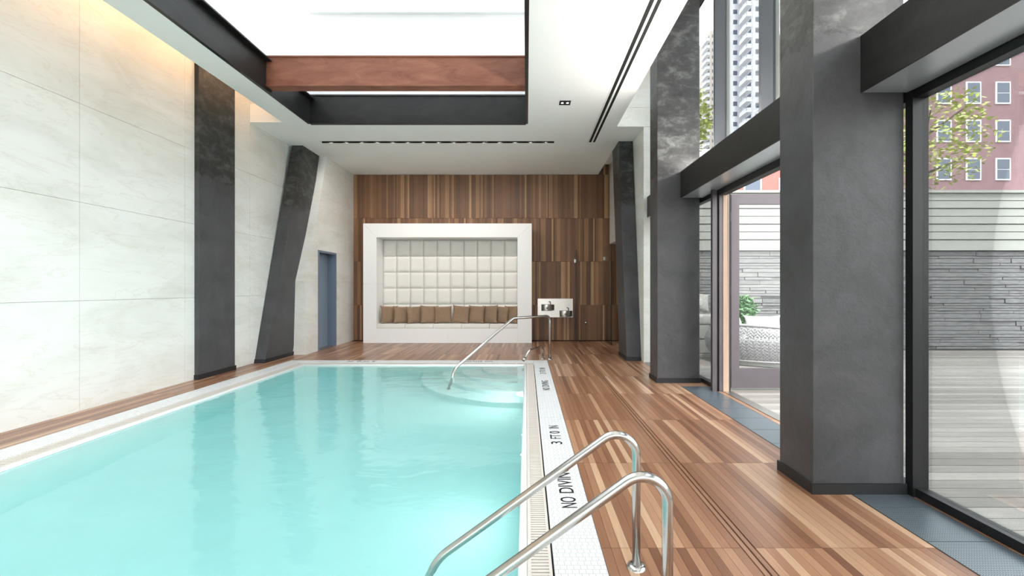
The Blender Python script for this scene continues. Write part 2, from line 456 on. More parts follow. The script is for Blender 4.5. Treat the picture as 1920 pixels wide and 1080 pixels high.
# right marble parts
PY = 8.65
wall_right = MB()
wall_right.box(2.31, 2.92, PY + 0.02, 10.25, -0.02, 4.6)         # pier
wall_right.box(1.80, 2.92, PY + 0.02, 8.95, 4.78, TOPZ)          # above the ceiling
wall_right.box(2.62, 3.3, 10.25, 12.4, -0.02, 5.2)
wall_right = struct(wall_right.build('wall_right', 'marble'))
for (x0, x1, z0, z1) in ((2.29, 2.92, 0, 1.45), (2.29, 2.92, 1.45, 2.95), (2.29, 2.92, 2.95, 4.595), (1.768, 2.92, 4.60, 4.97), (1.768, 2.92, 4.97, TOPZ)):
    B(x0, x1, PY - 0.012, PY + 0.012, z0 + G, z1 - G).build('stone_slab', 'marble', wall_right)
for (z0, z1) in ((0, 2.0), (2.0, 3.3), (3.3, 4.595)):
    B(2.29, 2.31, PY + 0.022, 10.25, z0 + G, z1 - G).build('stone_slab', 'marble', wall_right)
B(2.31, 2.62, 10.25, 12.33, 2.67, 4.9).build('bulkhead', 'marble', wall_right)
B(2.60, 2.62, 10.25, 12.27, 0.0, 2.67).build('stone_slab', 'marble', wall_right)

# ------------------------------------------------------------------ ceiling
SX0, SX1, SY0, SY1 = -4.15, -0.01, -2.1, 8.49
c = MB()
CT = 4.95
c.box(-4.64, SX0, YN, 8.41, CZ, CT)                     # left strip
c.box(SX1, 1.765, YN, PY, CZ, CT)                       # right strip
c.box(SX0, SX1, YN, SY0, CZ, CT)
c.box(-4.64, SX1, SY1, PY, CZ, CT); c.box(-4.64, SX0, 8.41, SY1, CZ, CT)
LY0, LY1 = 9.50, 9.62                                   # light slot
c.box(-5.27, -4.64, 8.41, 9.50, CZ, CT)
c.box(-4.64, 2.31, PY, LY0, CZ, CT)
c.box(-5.27, -4.44, LY0, LY1, CZ, CT); c.box(0.60, 2.31, LY0, LY1, CZ, CT)
c.box(-5.27, 2.31, LY1, 10.2, CZ, CT); c.box(-5.27, 1.99, 10.2, YB + 0.05, CZ, CT)
c.box(-4.44, 0.60, LY0, LY1, 4.72, CT)
c.box(1.9, 2.4, 10.2, YB + 0.05, 4.88, 5.0)
c.box(-5.5, SX0 - 0.05, YN, 12.6, 5.30, 5.45)           # deck above the left cove
c.box(1.70, 1.765, YN, 8.9, CT, TOPZ)                   # upstand beside the tall glazing
c.box(-5.5, SX0 - 0.05, YN, 12.6, TOPZ, TOPZ + 0.2); c.box(SX1 + 0.05, 3.3, YN, 12.6, TOPZ, TOPZ + 0.2)
c.box(SX0 - 0.05, SX1 + 0.05, SY1 + 0.05, 12.6, TOPZ, TOPZ + 0.2); c.box(SX0 - 0.05, SX1 + 0.05, YN, SY0 - 0.05, TOPZ, TOPZ + 0.2)
# upper white walls of the skylight well
c.box(SX0 - 0.12, SX0 - 0.04, SY0 - 0.1, SY1 + 0.1, CT, TOPZ); c.box(SX1 + 0.04, SX1 + 0.12, SY0 - 0.1, SY1 + 0.1, CT, TOPZ)
c.box(SX0 - 0.1, SX1 + 0.1, SY1 + 0.06, SY1 + 0.12, CT, TOPZ); c.box(SX0 - 0.1, SX1 + 0.1, SY0 - 0.12, SY0 - 0.04, CT, TOPZ)
ceiling = struct(c.build('ceiling', 'white_ceiling'))
sky = struct(thing('window_1', 'long rooflight well lined with black steel', 'skylight', (-2.08, 3.2, CZ)))
LZ = 5.15
B(SX0, SX1, SY1 - 0.012, SY1 + 0.058, CZ - 0.004, LZ).build('steel_liner', 'black_steel', sky)
B(SX0, SX1, SY0 - 0.04, SY0 + 0.012, CZ - 0.004, LZ).build('steel_liner', 'black_steel', sky)
B(SX0 - 0.04, SX0 + 0.012, SY0, SY1, CZ - 0.004, LZ).build('steel_liner', 'black_steel', sky)
B(SX1 - 0.012, SX1 + 0.04, SY0, SY1, CZ - 0.004, LZ).build('steel_liner', 'black_steel', sky)
B(SX0, SX1, SY1 - 0.03, SY1 - 0.012, LZ - 0.03, LZ).build('steel_flange', 'black_steel', sky)
B(SX0, SX1, SY1 - 0.024, SY1 - 0.012, CZ - 0.004, CZ + 0.02).build('steel_flange', 'black_steel', sky)
B(SX0 + 0.012, SX0 + 0.10, SY0, SY1, LZ - 0.10, LZ - 0.08).build('steel_flange', 'black_steel', sky)
for i in range(5):
    y = SY0 + (SY1 - SY0) * i / 4
    B(SX0, SX1, y - 0.035, y + 0.035, 6.72, 6.82).build('roof_bar', 'white_paint', sky)
for i in range(4):
    y0 = SY0 + (SY1 - SY0) * i / 4
    B(SX0, SX1, y0 + 0.04, y0 + (SY1 - SY0) / 4 - 0.04, 6.77, 6.782).build('glass_pane', 'clear_glass', sky)
BZ = 4.66
def ibeam(yc, label):
    t = thing('steel_beam', label, 'beam', (-2.08, yc, BZ), 'rust red beams across the rooflight')
    x0, x1 = SX0 + 0.013, SX1 - 0.013
    B(x0, x1, yc - 0.10, yc + 0.10, BZ, BZ + 0.022).build('flange', 'rust_steel', t)
    B(x0, x1, yc - 0.10, yc + 0.10, BZ + 0.46, BZ + 0.482).build('flange', 'rust_steel', t)
    B(x0, x1, yc - 0.085, yc + 0.085, BZ + 0.022, BZ + 0.46).build('web', 'rust_steel', t)
ibeam(7.125, 'rust red steel beam spanning the rooflight nearest the wooden wall')
ibeam(4.72, 'rust red steel beam spanning the rooflight second from the wooden wall')
ibeam(2.3, 'rust red steel beam spanning the rooflight third from the wooden wall')

# linear light slot
ls = thing('linear_light_slot', 'black linear ceiling slot with a row of fifteen small spotlights', 'ceiling light', (-1.92, 9.56, CZ))
B(-4.44, 0.60, LY0, LY1, 4.70, 4.72).build('slot_tray', 'black_slot', ls)
for (a, b) in ((LY0 - 0.001, LY0 + 0.004), (LY1 - 0.004, LY1 + 0.001)):
    B(-4.44, 0.60, a, b, CZ - 0.002, 4.70).build('slot_side', 'black_slot', ls)
px = [619 + 28.9 * i for i in range(15)]
disc = MB(); disc.lathe([(0.028, 0.0), (0.03, -0.05), (0.034, -0.055)], (0, 0, 0), 12)
housing = disc.mesh('lamp_housing', 'dark_plastic', True)
em = MB(); em.lathe([(0.0, -0.052), (0.030, -0.052)], (0, 0, 0), 12); lens = em.mesh('lamp_lens', 'lamp_white')
for i, p in enumerate(px):
    x = (p - 987) * 9.57 / 830
    h = inst('lamp_housing', housing, ls, (x, 9.56, 4.69)); 
    l = bpy.data.objects.new('lamp_lens', lens); COL.objects.link(l); l.parent = h
    sd_ = bpy.data.lights.new('slot_spot', 'SPOT'); sd_.energy = 10; sd_.spot_size = math.radians(120); sd_.spot_blend = 0.8; sd_.color = (1, 0.94, 0.87); sd_.shadow_soft_size = 0.03
    so = bpy.data.objects.new('slot_spot', sd_); COL.objects.link(so); so.location = (x, 9.56, 4.598)
    so.rotation_euler = Vector((0, 0.75, -1)).to_track_quat('-Z', 'Y').to_euler()
dl = thing('recessed_downlight', 'small black recessed twin downlight in white ceiling', 'ceiling light', (0.655, 7.53, CZ))
f = MB(); f.prism([(.56, 7.44), (.75, 7.44), (.75, 7.62), (.56, 7.62)], 2, CZ - 0.003, CZ - 0.0005); f.build('trim_plate', 'black_slot', dl)
for x in (0.612, 0.70):
    MB().lathe([(0.0, 0), (0.016, 0), (0.02, 0.002)], (x, 7.53, CZ - 0.006), 14).build('lamp_lens', 'lamp_white', dl)
for k, (x0, x1) in enumerate(((1.35, 1.40), (1.435, 1.48))):
    o = B(x0, x1, YN + 0.5, 9.56, CZ - 0.003, CZ - 0.0005).build('air_slot', 'black_slot')
    tag(o, ['long black air diffuser slot in ceiling, the one nearer the rooflight', 'long black air diffuser slot in ceiling, the one nearer the windows'][k], 'air vent', 'parallel black slots in the ceiling')
o = B(1.325, 1.332, YN + 0.5, 9.60, CZ - 0.002, CZ - 0.0005).build('trim_1', 'grate_white'); struct(o)
# warm cove light over the left wall
cl = thing('cove_light', 'warm linear lamp hidden above the ceiling edge by the left wall', 'lamp', (-4.7, 4.9, CT))
B(-4.74, -4.66, YN + 0.5, 8.3, CT, CT + 0.03).build('lamp_base', 'dark_plastic', cl)
B(-4.735, -4.665, YN + 0.5, 8.3, CT + 0.03, CT + 0.05).build('lamp_strip', 'lamp_warm', cl)

# ------------------------------------------------------------------ columns
def column(name, label, b, t, base=None):
    """b, t: (x0,x1,y0,y1,z) rectangles at bottom and top"""
    th = thing(name, label, 'column', ((b[0] + b[1]) / 2, (b[2] + b[3]) / 2, 0), None)
    q = lambda r, e=0: [(r[0] - e, r[2] - e, r[4]), (r[1] + e, r[2] - e, r[4]), (r[1] + e, r[3] + e, r[4]), (r[0] - e, r[3] + e, r[4])]
    MB().hexa(q(b) + q(t)).build('shaft', 'column_plaster', th, bevel=0.006)
    f = 0.075 / t[4]; m = tuple(b[i] + (t[i] - b[i]) * f for i in range(4)) + (0.075,)
    MB().hexa(q(b, 0.014) + q(m, 0.014)).build('base_trim', 'black_rubber', th)
    return th
column('column', 'square dark plaster column right beside the open glass door', (2.0, 2.645, 6.76, 7.16, 0), (2.0, 2.645, 6.76, 7.16, TOPZ))
column('column', 'nearest dark plaster column at the right edge', (2.02, 2.66, 3.12, 3.53, 0), (2.02, 2.66, 3.12, 3.53, TOPZ))
column('column', 'dark plaster column flush with the left wall, cut by the photo edge', (-5.26, -5.18, 7.0, 7.87, 0), (-5.26, -5.18, 7.0, 7.87, 5.29))
column('leaning_column', 'leaning dark plaster column against the left stone wall next to the blue door', (-5.26, -5.05, 8.54, 9.56, 0), (-5.18, -4.94, 9.78, 10.56, 4.6))
column('leaning_column', 'leaning dark plaster column near the drinking fountains on the right', (2.0, 2.302, 8.82, 9.54, 0), (1.98, 2.272, 9.50, 10.2, 4.6))

# ------------------------------------------------------------------ transom beams
def transom(y0, y1, label):
    t = thing('transom_beam', label, 'beam', (2.51, (y0 + y1) / 2, 2.826))
    B(2.354, 2.366, y0, y1, 2.826, 3.225).build('face_plate', 'black_steel', t)
    B(2.366, 2.69, y0, y1, 2.828, 2.838).build('soffit_plate', 'soffit_reflection_steel', t, label='steel plate coloured pale for the reflected terrace')
    B(2.366, 2.69, y0, y1, 3.213, 3.225).build('top_plate', 'black_steel', t)
    B(2.68, 2.69, y0, y1, 2.838, 3.213).build('back_plate', 'black_steel', t)
transom(3.53, 6.76, 'black steel transom beam above the open glass door')
transom(7.16, PY, 'short black steel transom beam behind the square column')
transom(-6.0, 3.12, 'black steel transom beam beyond the nearest column')

for (ya, yb, lab) in ((3.65, 6.65, 'unseen lamp strip added on the transom beam above the open door to brighten the ceiling'), (-5.5, 3.0, 'long unseen lamp strip added on the near transom beam to brighten the ceiling')):  # lamp strips added out of view to brighten the ceiling
    ul = thing('added_uplight', lab, 'lamp', (2.45, (ya + yb) / 2, 3.225), 'added lamp strips on the transom beams')
    B(2.42, 2.50, ya, yb, 3.227, 3.25).build('lamp_base', 'dark_plastic', ul)
    B(2.425, 2.495, ya + 0.01, yb - 0.01, 3.25, 3.258).build('lamp_strip', 'added_lamp_up', ul)
# ------------------------------------------------------------------ window wall
win = struct(thing('window_2', 'tall black framed window wall', 'window', (2.72, 3, 0)))
ym = [6.13 + 1.2 * k for k in range(-10, 3)]
for y in ym:
    if y > PY or y < YN: continue
    B(2.60, 2.76, y - 0.022, y + 0.022, 3.225, TOPZ).build('mullion', 'mullion_grey', win)
    B(2.76, 2.80, y - 0.03, y + 0.03, 3.225, TOPZ).build('daylit_frame_edge', 'siding_white', win)  # pale colour stands for daylight falling on the outer frame
B(2.60, 2.76, YN, PY, 3.225, 3.27).build('sill_bar', 'frame_dark', win)
B(2.60, 2.76, YN, PY, 5.9, 5.96).build('transom_bar', 'frame_dark', win)
yl = sorted([y for y in ym if YN < y < PY]); yl = [YN] + yl + [PY]
for a, b in zip(yl, yl[1:]):
    B(2.735, 2.747, a + 0.022, b - 0.022, 3.27, 5.9).build('glass_pane', 'clear_glass', win)
    B(2.735, 2.747, a + 0.022, b - 0.022, 5.96, TOPZ).build('glass_pane', 'clear_glass', win)
# lower glazing
def low_pane(a, b):
    B(2.735, 2.747, a, b, 0.06, 2.78).build('glass_pane', 'clear_glass', win)
    B(2.70, 2.78, a, b, 0.0, 0.06).build('sill_bar', 'frame_dark', win)
    B(2.70, 2.78, a, b, 2.77, 2.95).build('head_bar', 'frame_dark', win)
low_pane(6.26, PY); low_pane(3.1, 4.30)
yy = 3.1
while yy > YN: low_pane(yy - 1.2, yy); B(2.68, 2.79, yy - 0.03, yy + 0.03, 0.0, 2.826).build('mullion', 'frame_dark', win); yy -= 1.2
B(2.607, 2.668, 6.20, 6.26, 0.0, 2.826).build('door_post', 'frame_steel', win)
B(2.668, 2.702, 6.23, 6.26, 0.0, 2.826).build('gasket', 'black_rubber', win)
B(2.702, 2.752, 6.20, 6.26, 0.0, 2.826).build('door_post', 'frame_steel', win)
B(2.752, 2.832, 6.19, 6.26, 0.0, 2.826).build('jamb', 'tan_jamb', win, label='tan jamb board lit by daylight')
B(2.832, 2.87, 6.22, 6.26, 0.0, 2.826).build('gasket', 'black_rubber', win)
B(2.70, 2.80, 4.30, 6.20, 2.75, 2.95).build('head_bar', 'black_rubber', win)
B(2.68, 2.80, 4.24, 4.30, 0.0, 2.826).build('door_post', 'frame_dark', win)
B(2.75, 2.88, 4.30, 6.20, -0.02, 0.006).build('threshold', 'brushed_steel', win)
# open door leaf, standing square to the glazing
door = struct(thing('door_2', 'open glazed door with wide grey metal frame', 'door', (2.93, 6.35, 0)))
x0, x1, y0, y1, zb, zt = 2.93, 3.90, 6.33, 6.385, 0.02, 2.785
B(x0, x0 + 0.115, y0, y1, zb, zt).build('stile', 'frame_steel', door); B(x1 - 0.115, x1, y0, y1, zb, zt).build('stile', 'frame_steel', door)
B(x0 + 0.115, x1 - 0.115, y0, y1, zt - 0.135, zt).build('top_rail', 'frame_steel', door)
B(x0 + 0.115, x1 - 0.115, y0, y1, zb, 0.30).build('bottom_rail', 'frame_steel', door)
B(x0 + 0.115, x1 - 0.115, y0 + 0.02, y0 + 0.034, 0.30, zt - 0.135).build('glass_pane', 'clear_glass', door)
MB().tube([(x1 - 0.06, y0 - 0.05, 0.85), (x1 - 0.06, y0 - 0.05, 1.35)], 0.014).build('pull_handle', 'brushed_steel', door)
for z in (0.3, 1.35, 2.4):
    MB().tube([(2.90, 6.315, z), (2.90, 6.315, z + 0.13)], 0.018, 10).build('hinge', 'frame_dark', door)
# unseen glazed wall added behind the camera for frontal daylight
rw = struct(thing('added_window_3', 'unseen glazed wall added at the near end of the room to let in daylight', 'window', (-1.3, YN, 0)))
for i in range(7):
    x = -5.25 + i * 7.95 / 6
    B(x - 0.03, x + 0.03, YN - 0.1, YN, 0, TOPZ).build('mullion', 'frame_dark', rw)
    if i < 6: B(x + 0.03, x + 7.95 / 6 - 0.03, YN - 0.06, YN - 0.05, 0.05, CZ + 0.2).build('glass_pane', 'clear_glass', rw)

# ------------------------------------------------------------------ swimming pool
PX0, PX1, PY0, PY1 = -4.21, -0.04, -3.0, 8.37
WZ, FZ = -0.022, -1.05
pool = thing('swimming_pool', 'turquoise indoor swimming pool with white coping and curved corner steps', 'pool', (-2.1, 3.0, 0))
b = MB()
b.box(PX0 - 0.22, PX1 + 0.20, PY0 - 0.2, PY1 + 0.2, FZ - 0.2, FZ)
b.box(PX0 - 0.22, PX0, PY0 - 0.2, PY1 + 0.2, FZ, -0.05); b.box(PX1, PX1 + 0.20, PY0 - 0.2, PY1 + 0.2, FZ, -0.05)
b.box(PX0, PX1, PY1, PY1 + 0.2, FZ, -0.05); b.box(PX0, PX1, PY0 - 0.2, PY0, FZ, -0.05)
b.build('basin', 'pool_plaster', pool)
for k, (r, z) in enumerate(((0.80, -0.17), (1.16, -0.36), (1.52, -0.56), (1.90, -0.78))):
    m = MB(); pts = [(PX1, PY1)] + [(PX1 - r * math.cos(a), PY1 - r * math.sin(a)) for a in [math.pi / 2 * i / 28 for i in range(29)]]
    m.prism(pts, 2, FZ, z); o = m.build('step', 'pool_plaster', pool, bevel=0)
B(PX0 - 0.004, PX1 + 0.004, PY0 - 0.004, PY1 + 0.004, FZ - 0.01, WZ).build('water', 'water', pool)
# lips
def lip(pts, r=0.026):
    return MB().tube(pts, r, 10)
for a, bb in (((PX1 + 0.022, PY0, -0.022), (PX1 + 0.022, PY1 + 0.022, -0.022)), ((PX0 - 0.022, PY0, -0.022), (PX0 - 0.022, PY1 + 0.022, -0.022)),
              ((PX0 - 0.03, PY1 + 0.022, -0.022), (PX1 + 0.03, PY1 + 0.022, -0.022)), ((PX0 - 0.03, PY0 - 0.022, -0.022), (PX1 + 0.03, PY0 - 0.022, -0.022))):
    lip([a, bb]).build('pool_edge', 'white_paint', pool, True)
# gutter channels and slatted grates
g = MB(); g.box(PX1 + 0.04, PX1 + 0.185, PY0 - 0.2, PY1 + 0.19, -0.06, -0.04); g.box(PX0 - 0.22, PX0 - 0.04, PY0 - 0.2, PY1 + 0.19, -0.06, -0.04)
g.box(PX0 - 0.2, PX1 + 0.18, PY1 + 0.04, PY1 + 0.19, -0.06, -0.04); g.build('gutter', 'gutter_dark', pool)
def grate_y(xa, xb, y0, y1):
    m = MB(); y = y0
    while y < y1: m.box(xa, xb, y, y + 0.0185, -0.02, -0.003); y += 0.027
    m.box(xa - 0.006, xa + 0.014, y0, y1, -0.03, -0.001); m.box(xb - 0.014, xb + 0.002, y0, y1, -0.03, -0.001)
    m.box((xa+xb)/2 - 0.004, (xa+xb)/2 + 0.004, y0, y1, -0.03, -0.012)
    o = m.build('gutter_grate', 'grate_white', pool); o['kind'] = 'stuff'
def grate_x(ya, yb, x0, x1):
    m = MB(); x = x0
    while x < x1: m.box(x, x + 0.0215, ya, yb, -0.02, -0.003); x += 0.036
    m.box(x0, x1, ya - 0.004, ya + 0.014, -0.03, -0.001); m.box(x0, x1, yb - 0.014, yb + 0.002, -0.03, -0.001)
    o = m.build('gutter_grate', 'grate_white', pool); o['kind'] = 'stuff'
grate_y(0.012, 0.132, PY0, PY1 + 0.04); grate_y(PX0 - 0.205, PX0 - 0.052, PY0, PY1 + 0.04)
grate_x(PY1 + 0.052, PY1 + 0.175, PX0 - 0.2, 0.132)
# coping tile runs
k = PY0
yc = [PY0 - 0.25] + [8.56 - 1.2 * i for i in range(9, -1, -1)]
for a, bb in zip(yc, yc[1:]):
    B(0.145, 0.415, a + 0.001, bb - 0.001, -0.06, 0.004).build('coping_tile', 'mosaic_tile', pool, bevel=0.002)
    B(-4.705, -4.425, a + 0.001, bb - 0.001, -0.06, 0.004).build('coping_tile', 'mosaic_tile', pool, bevel=0.002)
xc = [-4.705, -4.425, -3.3, -2.15, -1.0, 0.145, 0.415]
for a, bb in zip(xc, xc[1:]):
    B(a + 0.001, bb - 0.001, 8.562, 8.855, -0.06, 0.004).build('coping_tile', 'mosaic_tile', pool, bevel=0.002)
B(0.132, 0.1455, PY0, 8.55, -0.05, -0.03).build('joint', 'black_slot', pool)
def text(body, loc, rotz, h, sx):
    cu = bpy.data.curves.new('lettering', 'FONT'); cu.body = body; cu.size = h * 1.42; cu.extrude = 0.0006; cu.align_x = 'CENTER'; cu.offset = 0.0006
    t = bpy.data.objects.new('lettering', cu); COL.objects.link(t)
    dg = bpy.context.evaluated_depsgraph_get(); me = bpy.data.meshes.new_from_object(t.evaluated_get(dg))
    COL.objects.unlink(t); bpy.data.objects.remove(t)
    me.name = 'lettering'
    if not me.materials: me.materials.append(MATS['lettering_black'])
    else: me.materials[0] = MATS['lettering_black']
    o = bpy.data.objects.new('lettering', me); COL.objects.link(o); o.parent = pool
    xs_ = [v.co.x for v in me.vertices]; sx = sx / (max(xs_) - min(xs_))
    o.location = Vector(loc) - pool.location; o.rotation_euler = (0, 0, rotz); o.scale = (sx, 1, 1)
    o['label'] = 'black lettering reading ' + body
R90 = math.pi / 2
NODIV = (('NO', 0.0, 0.15), ('DIVING', 0.355, 0.44)); DEPTH = (('3', 0.0, 0.068), ('FT', 0.165, 0.115), ('0', 0.30, 0.07), ('IN', 0.465, 0.095))
for y in (2.985, 6.34):
    for w, off, wid in NODIV: text(w, (0.335, y + off, 0.0052), R90, 0.104, wid)
for y in (4.135, 7.50):
    for w, off, wid in DEPTH: text(w, (0.333, y + off, 0.0052), R90, 0.104, wid)
for w, off, wid in NODIV: text(w, (-0.74 - off, 8.775, 0.0052), math.pi, 0.11, wid)
for w, off, wid in DEPTH: text(w, (-3.00 - off, 8.775, 0.0052), math.pi, 0.11, wid)
for k, (x, sgn, yl_) in enumerate([(PX1 - 0.012, -1, (6.45, 3.6, 0.6, -1.8))]):  # underwater lights; all but the first are added to brighten pool and ceiling
    for yy_ in yl_:
        ld = bpy.data.lights.new('pool_lamp_and_fill', 'AREA'); ld.shape = 'DISK'; ld.size = 0.16; ld.energy = 3.6; ld.color = (1.0, 1.0, 0.95)
        lo_ = bpy.data.objects.new('pool_lamp_and_fill', ld); COL.objects.link(lo_); lo_.location = (x + sgn * 0.07, yy_, -0.40)
        lo_.rotation_euler = Vector((sgn, 0, -0.1)).to_track_quat('-Z', 'Y').to_euler()
# wall fittings in the pool
for y in (4.42, 3.9):
    MB().lathe([(0.0, 0.015), (0.012, 0.012), (0.016, 0.0)], (PX1 + 0.0, y, -0.022), 12).build('inlet_fitting', 'white_paint', pool, True)
# underwater lamp on the wall below the coping
m = MB(); prof = [(0.0, 0.05), (0.05, 0.044), (0.09, 0.02), (0.11, 0.0)]
for (r, h) in prof: pass
def dome(c, prof, seg=18):
    m = MB(); n = len(prof); b0 = 0
    for (r, h) in prof:
        for k2 in range(seg):
            a = 2 * math.pi * k2 / seg; m.v.append((c[0] - h, c[1] + r * math.cos(a), c[2] + r * math.sin(a)))
    for i in range(n - 1):
        for k2 in range(seg):
            q = (k2 + 1) % seg; m.f.append((i * seg + k2, i * seg + q, (i + 1) * seg + q, (i + 1) * seg + k2))
    return m
dome((PX1 - 0.01, 6.45, -0.30), [(0.001, 0.10), (0.045, 0.09), (0.08, 0.05), (0.095, 0.0)]).build('pool_lamp', 'lamp_pool', pool, True, label='glowing underwater lamp')
dome((PX1, 6.45, -0.30), [(0.095, 0.012), (0.12, 0.010), (0.125, 0.0)]).build('lamp_ring', 'chrome', pool, True)

# ------------------------------------------------------------------ rails
def flange(x, y, z=0.0):
    return MB().lathe([(0.0, 0.018), (0.03, 0.018), (0.045, 0.012), (0.05, 0.0)], (x, y, z), 20)
def grab_rail(y, label):
    t = thing('grab_rail', label, 'handrail', (0.571, y, 0), 'polished ladder rails by the near deck')
    pts = fillet([(0.571, y, 0.0), (0.571, y, 0.786), (-0.50, y, 0.017), (-0.60, y, -1.0)], [0.105, 0.25], 16)
    MB().tube(pts, 0.0215, 24).build('rail_tube', 'chrome', t, True)
    flange(0.571, y).build('foot_flange', 'chrome', t, True)
grab_rail(2.30, 'curved polished steel ladder rail by the deck, the farther of the near pair')
grab_rail(1.79, 'curved polished steel ladder rail by the deck, the nearer of the near pair')
t = thing('pool_handrail', 'tall slanted steel handrail over the curved pool steps', 'handrail', (0.476, 8.98, 0))
d = (-0.7071, -0.7071)
def W(s, z): return (0.476 + d[0] * s, 8.98 + d[1] * s, z)
pts = fillet([W(0, 0), W(0, 0.885), W(1.02, 0.885), W(2.38, 0.10), W(2.47, -0.78)], [0.11, 0.12, 0.22], 10)
MB().tube(pts, 0.024, 16).build('rail_tube', 'chrome', t, True)
flange(0.476, 8.98).build('foot_flange', 'chrome', t, True)
t = thing('water_spout', 'low curved steel fill spout at the far pool corner', 'spout', (0.338, 9.05, 0))
def V(s, z): return (0.338 - 0.55 * s, 9.05 - 0.83 * s, z)
pts = fillet([V(0, 0), V(0, 0.265), V(0.5, 0.245), V(0.70, 0.09)], [0.09, 0.07], 8)
MB().tube(pts, 0.019, 12).build('spout_tube', 'chrome', t, True)
MB().tube([V(0.66, 0.122), V(0.70, 0.09), V(0.725, 0.07)], [0.019, 0.032, 0.034], 12).build('nozzle', 'chrome', t, True)
flange(0.338, 9.05).build('foot_flange', 'chrome', t, True)

# ------------------------------------------------------------------ seating alcove
AY0, AY1 = 11.68, 12.275
X0, X1, Z1 = -4.306, 0.141, 3.153
I0, I1, J0, J1 = -3.954, -0.235, 0.381, 2.787
al = thing('seating_alcove', 'white framed built-in seating alcove with padded back on the wooden wall', 'bench', (-2.08, 11.9, 0))
e = 0.0015
def fp(pts, label=None): return MB().prism(pts, 1, AY0, AY1).build('frame_panel', 'white_lacquer', al, bevel=0.0)
XM, ZM = -2.083, 1.56
fp([(X0, Z1), (XM - e, Z1), (XM - e, J1), (I0 + e, J1), (X0 + 2 * e, Z1 - e)] if False else [(X0 + e, Z1), (XM - e, Z1), (XM - e, J1), (I0 + e, J1)])
fp([(XM + e, J1), (XM + e, Z1), (X1 - e, Z1), (I1 - e, J1)])
fp([(X1, Z1 - e), (X1, 0), (I1 + e, 0.0), (I1, J0), (I1, J1 - e)])
fp([(X0, Z1 - e), (I0, J1 - e), (I0, ZM + e), (X0, ZM + e)])
fp([(X0, ZM - e), (I0, ZM - e), (I0, J0), (I0, 0), (X0, 0)])
fp([(I0 + e, 0), (XM - e, 0), (XM - e, J0), (I0 + e, J0)]); fp([(XM + e, 0), (I1 - e, 0), (I1 - e, J0), (XM + e, J0)])
B(I0, I1, 12.24, 12.27, J0, J1).build('back_board', 'canvas_white', al)
pw, ph = (I1 - I0) / 10, 0.4435
def pad_mesh(name, w, h, t, mat, puff=0.02):
    m = MB(); nx, nz = 8, 8; 
    for j in range(nz + 1):
        for i in range(nx + 1):
            u, v = i / nx * 2 - 1, j / nz * 2 - 1
            uu = math.sin(u * math.pi / 2) * 0.5 + u * 0.5; vv = math.sin(v * math.pi / 2) * 0.5 + v * 0.5
            hgt = (1 - abs(uu) ** 8) * (1 - abs(vv) ** 8)
            m.v.append((uu * w / 2, -(t * 0.25 + t * 0.75 * hgt ** 0.5), vv * h / 2))
    for j in range(nz):
        for i in range(nx):
            a = j * (nx + 1) + i; m.f.append((a, a + 1, a + nx + 2, a + nx + 1))
    b0 = len(m.v)
    m.v += [(-w / 2, 0, -h / 2), (w / 2, 0, -h / 2), (w / 2, 0, h / 2), (-w / 2, 0, h / 2)]
    low = [i for i in range(nx + 1)]; top = [nz * (nx + 1) + i for i in range(nx + 1)]
    lf = [j * (nx + 1) for j in range(nz + 1)]; rt = [j * (nx + 1) + nx for j in range(nz + 1)]
    m.f.append(tuple([b0 + 1, b0] + low)); m.f.append(tuple([b0 + 3, b0 + 2] + top[::-1]))
    m.f.append(tuple([b0, b0 + 3] + lf[::-1])); m.f.append(tuple([b0 + 2, b0 + 1] + rt))
    m.f.append((b0, b0 + 1, b0 + 2, b0 + 3))
    return m.mesh(name, mat, True)
pm = pad_mesh('back_pad', pw - 0.004, ph - 0.004, 0.045, 'leather')
zt = 1.45 + (540 - 450.5) * 12.24 / 830
for j in range(4):
    for i in range(10):
        inst('back_pad', pm, al, (I0 + pw * (i + 0.5), 12.24, zt - ph * (j + 0.5)))
zt2 = zt - 4 * ph
bm_ = pad_mesh('lower_back_pad', 2 * pw - 0.006, zt2 - 0.45 - 0.004, 0.06, 'leather')
for i in range(5): inst('lower_back_pad', bm_, al, (I0 + 2 * pw * (i + 0.5), 12.24, (zt2 + 0.45) / 2))
scm = B(-pw + 0.002, pw - 0.002, 11.685, 12.20, J0, 0.497).mesh('seat_cushion', 'leather', False, 0.018)
for p in scm.polygons: p.use_smooth = True
for i in range(5):
    o = bpy.data.objects.new('seat_cushion', scm); COL.objects.link(o); o.parent = al
    o.location = Vector((I0 + 2 * pw * (i + 0.5), 0, 0)) - al.location

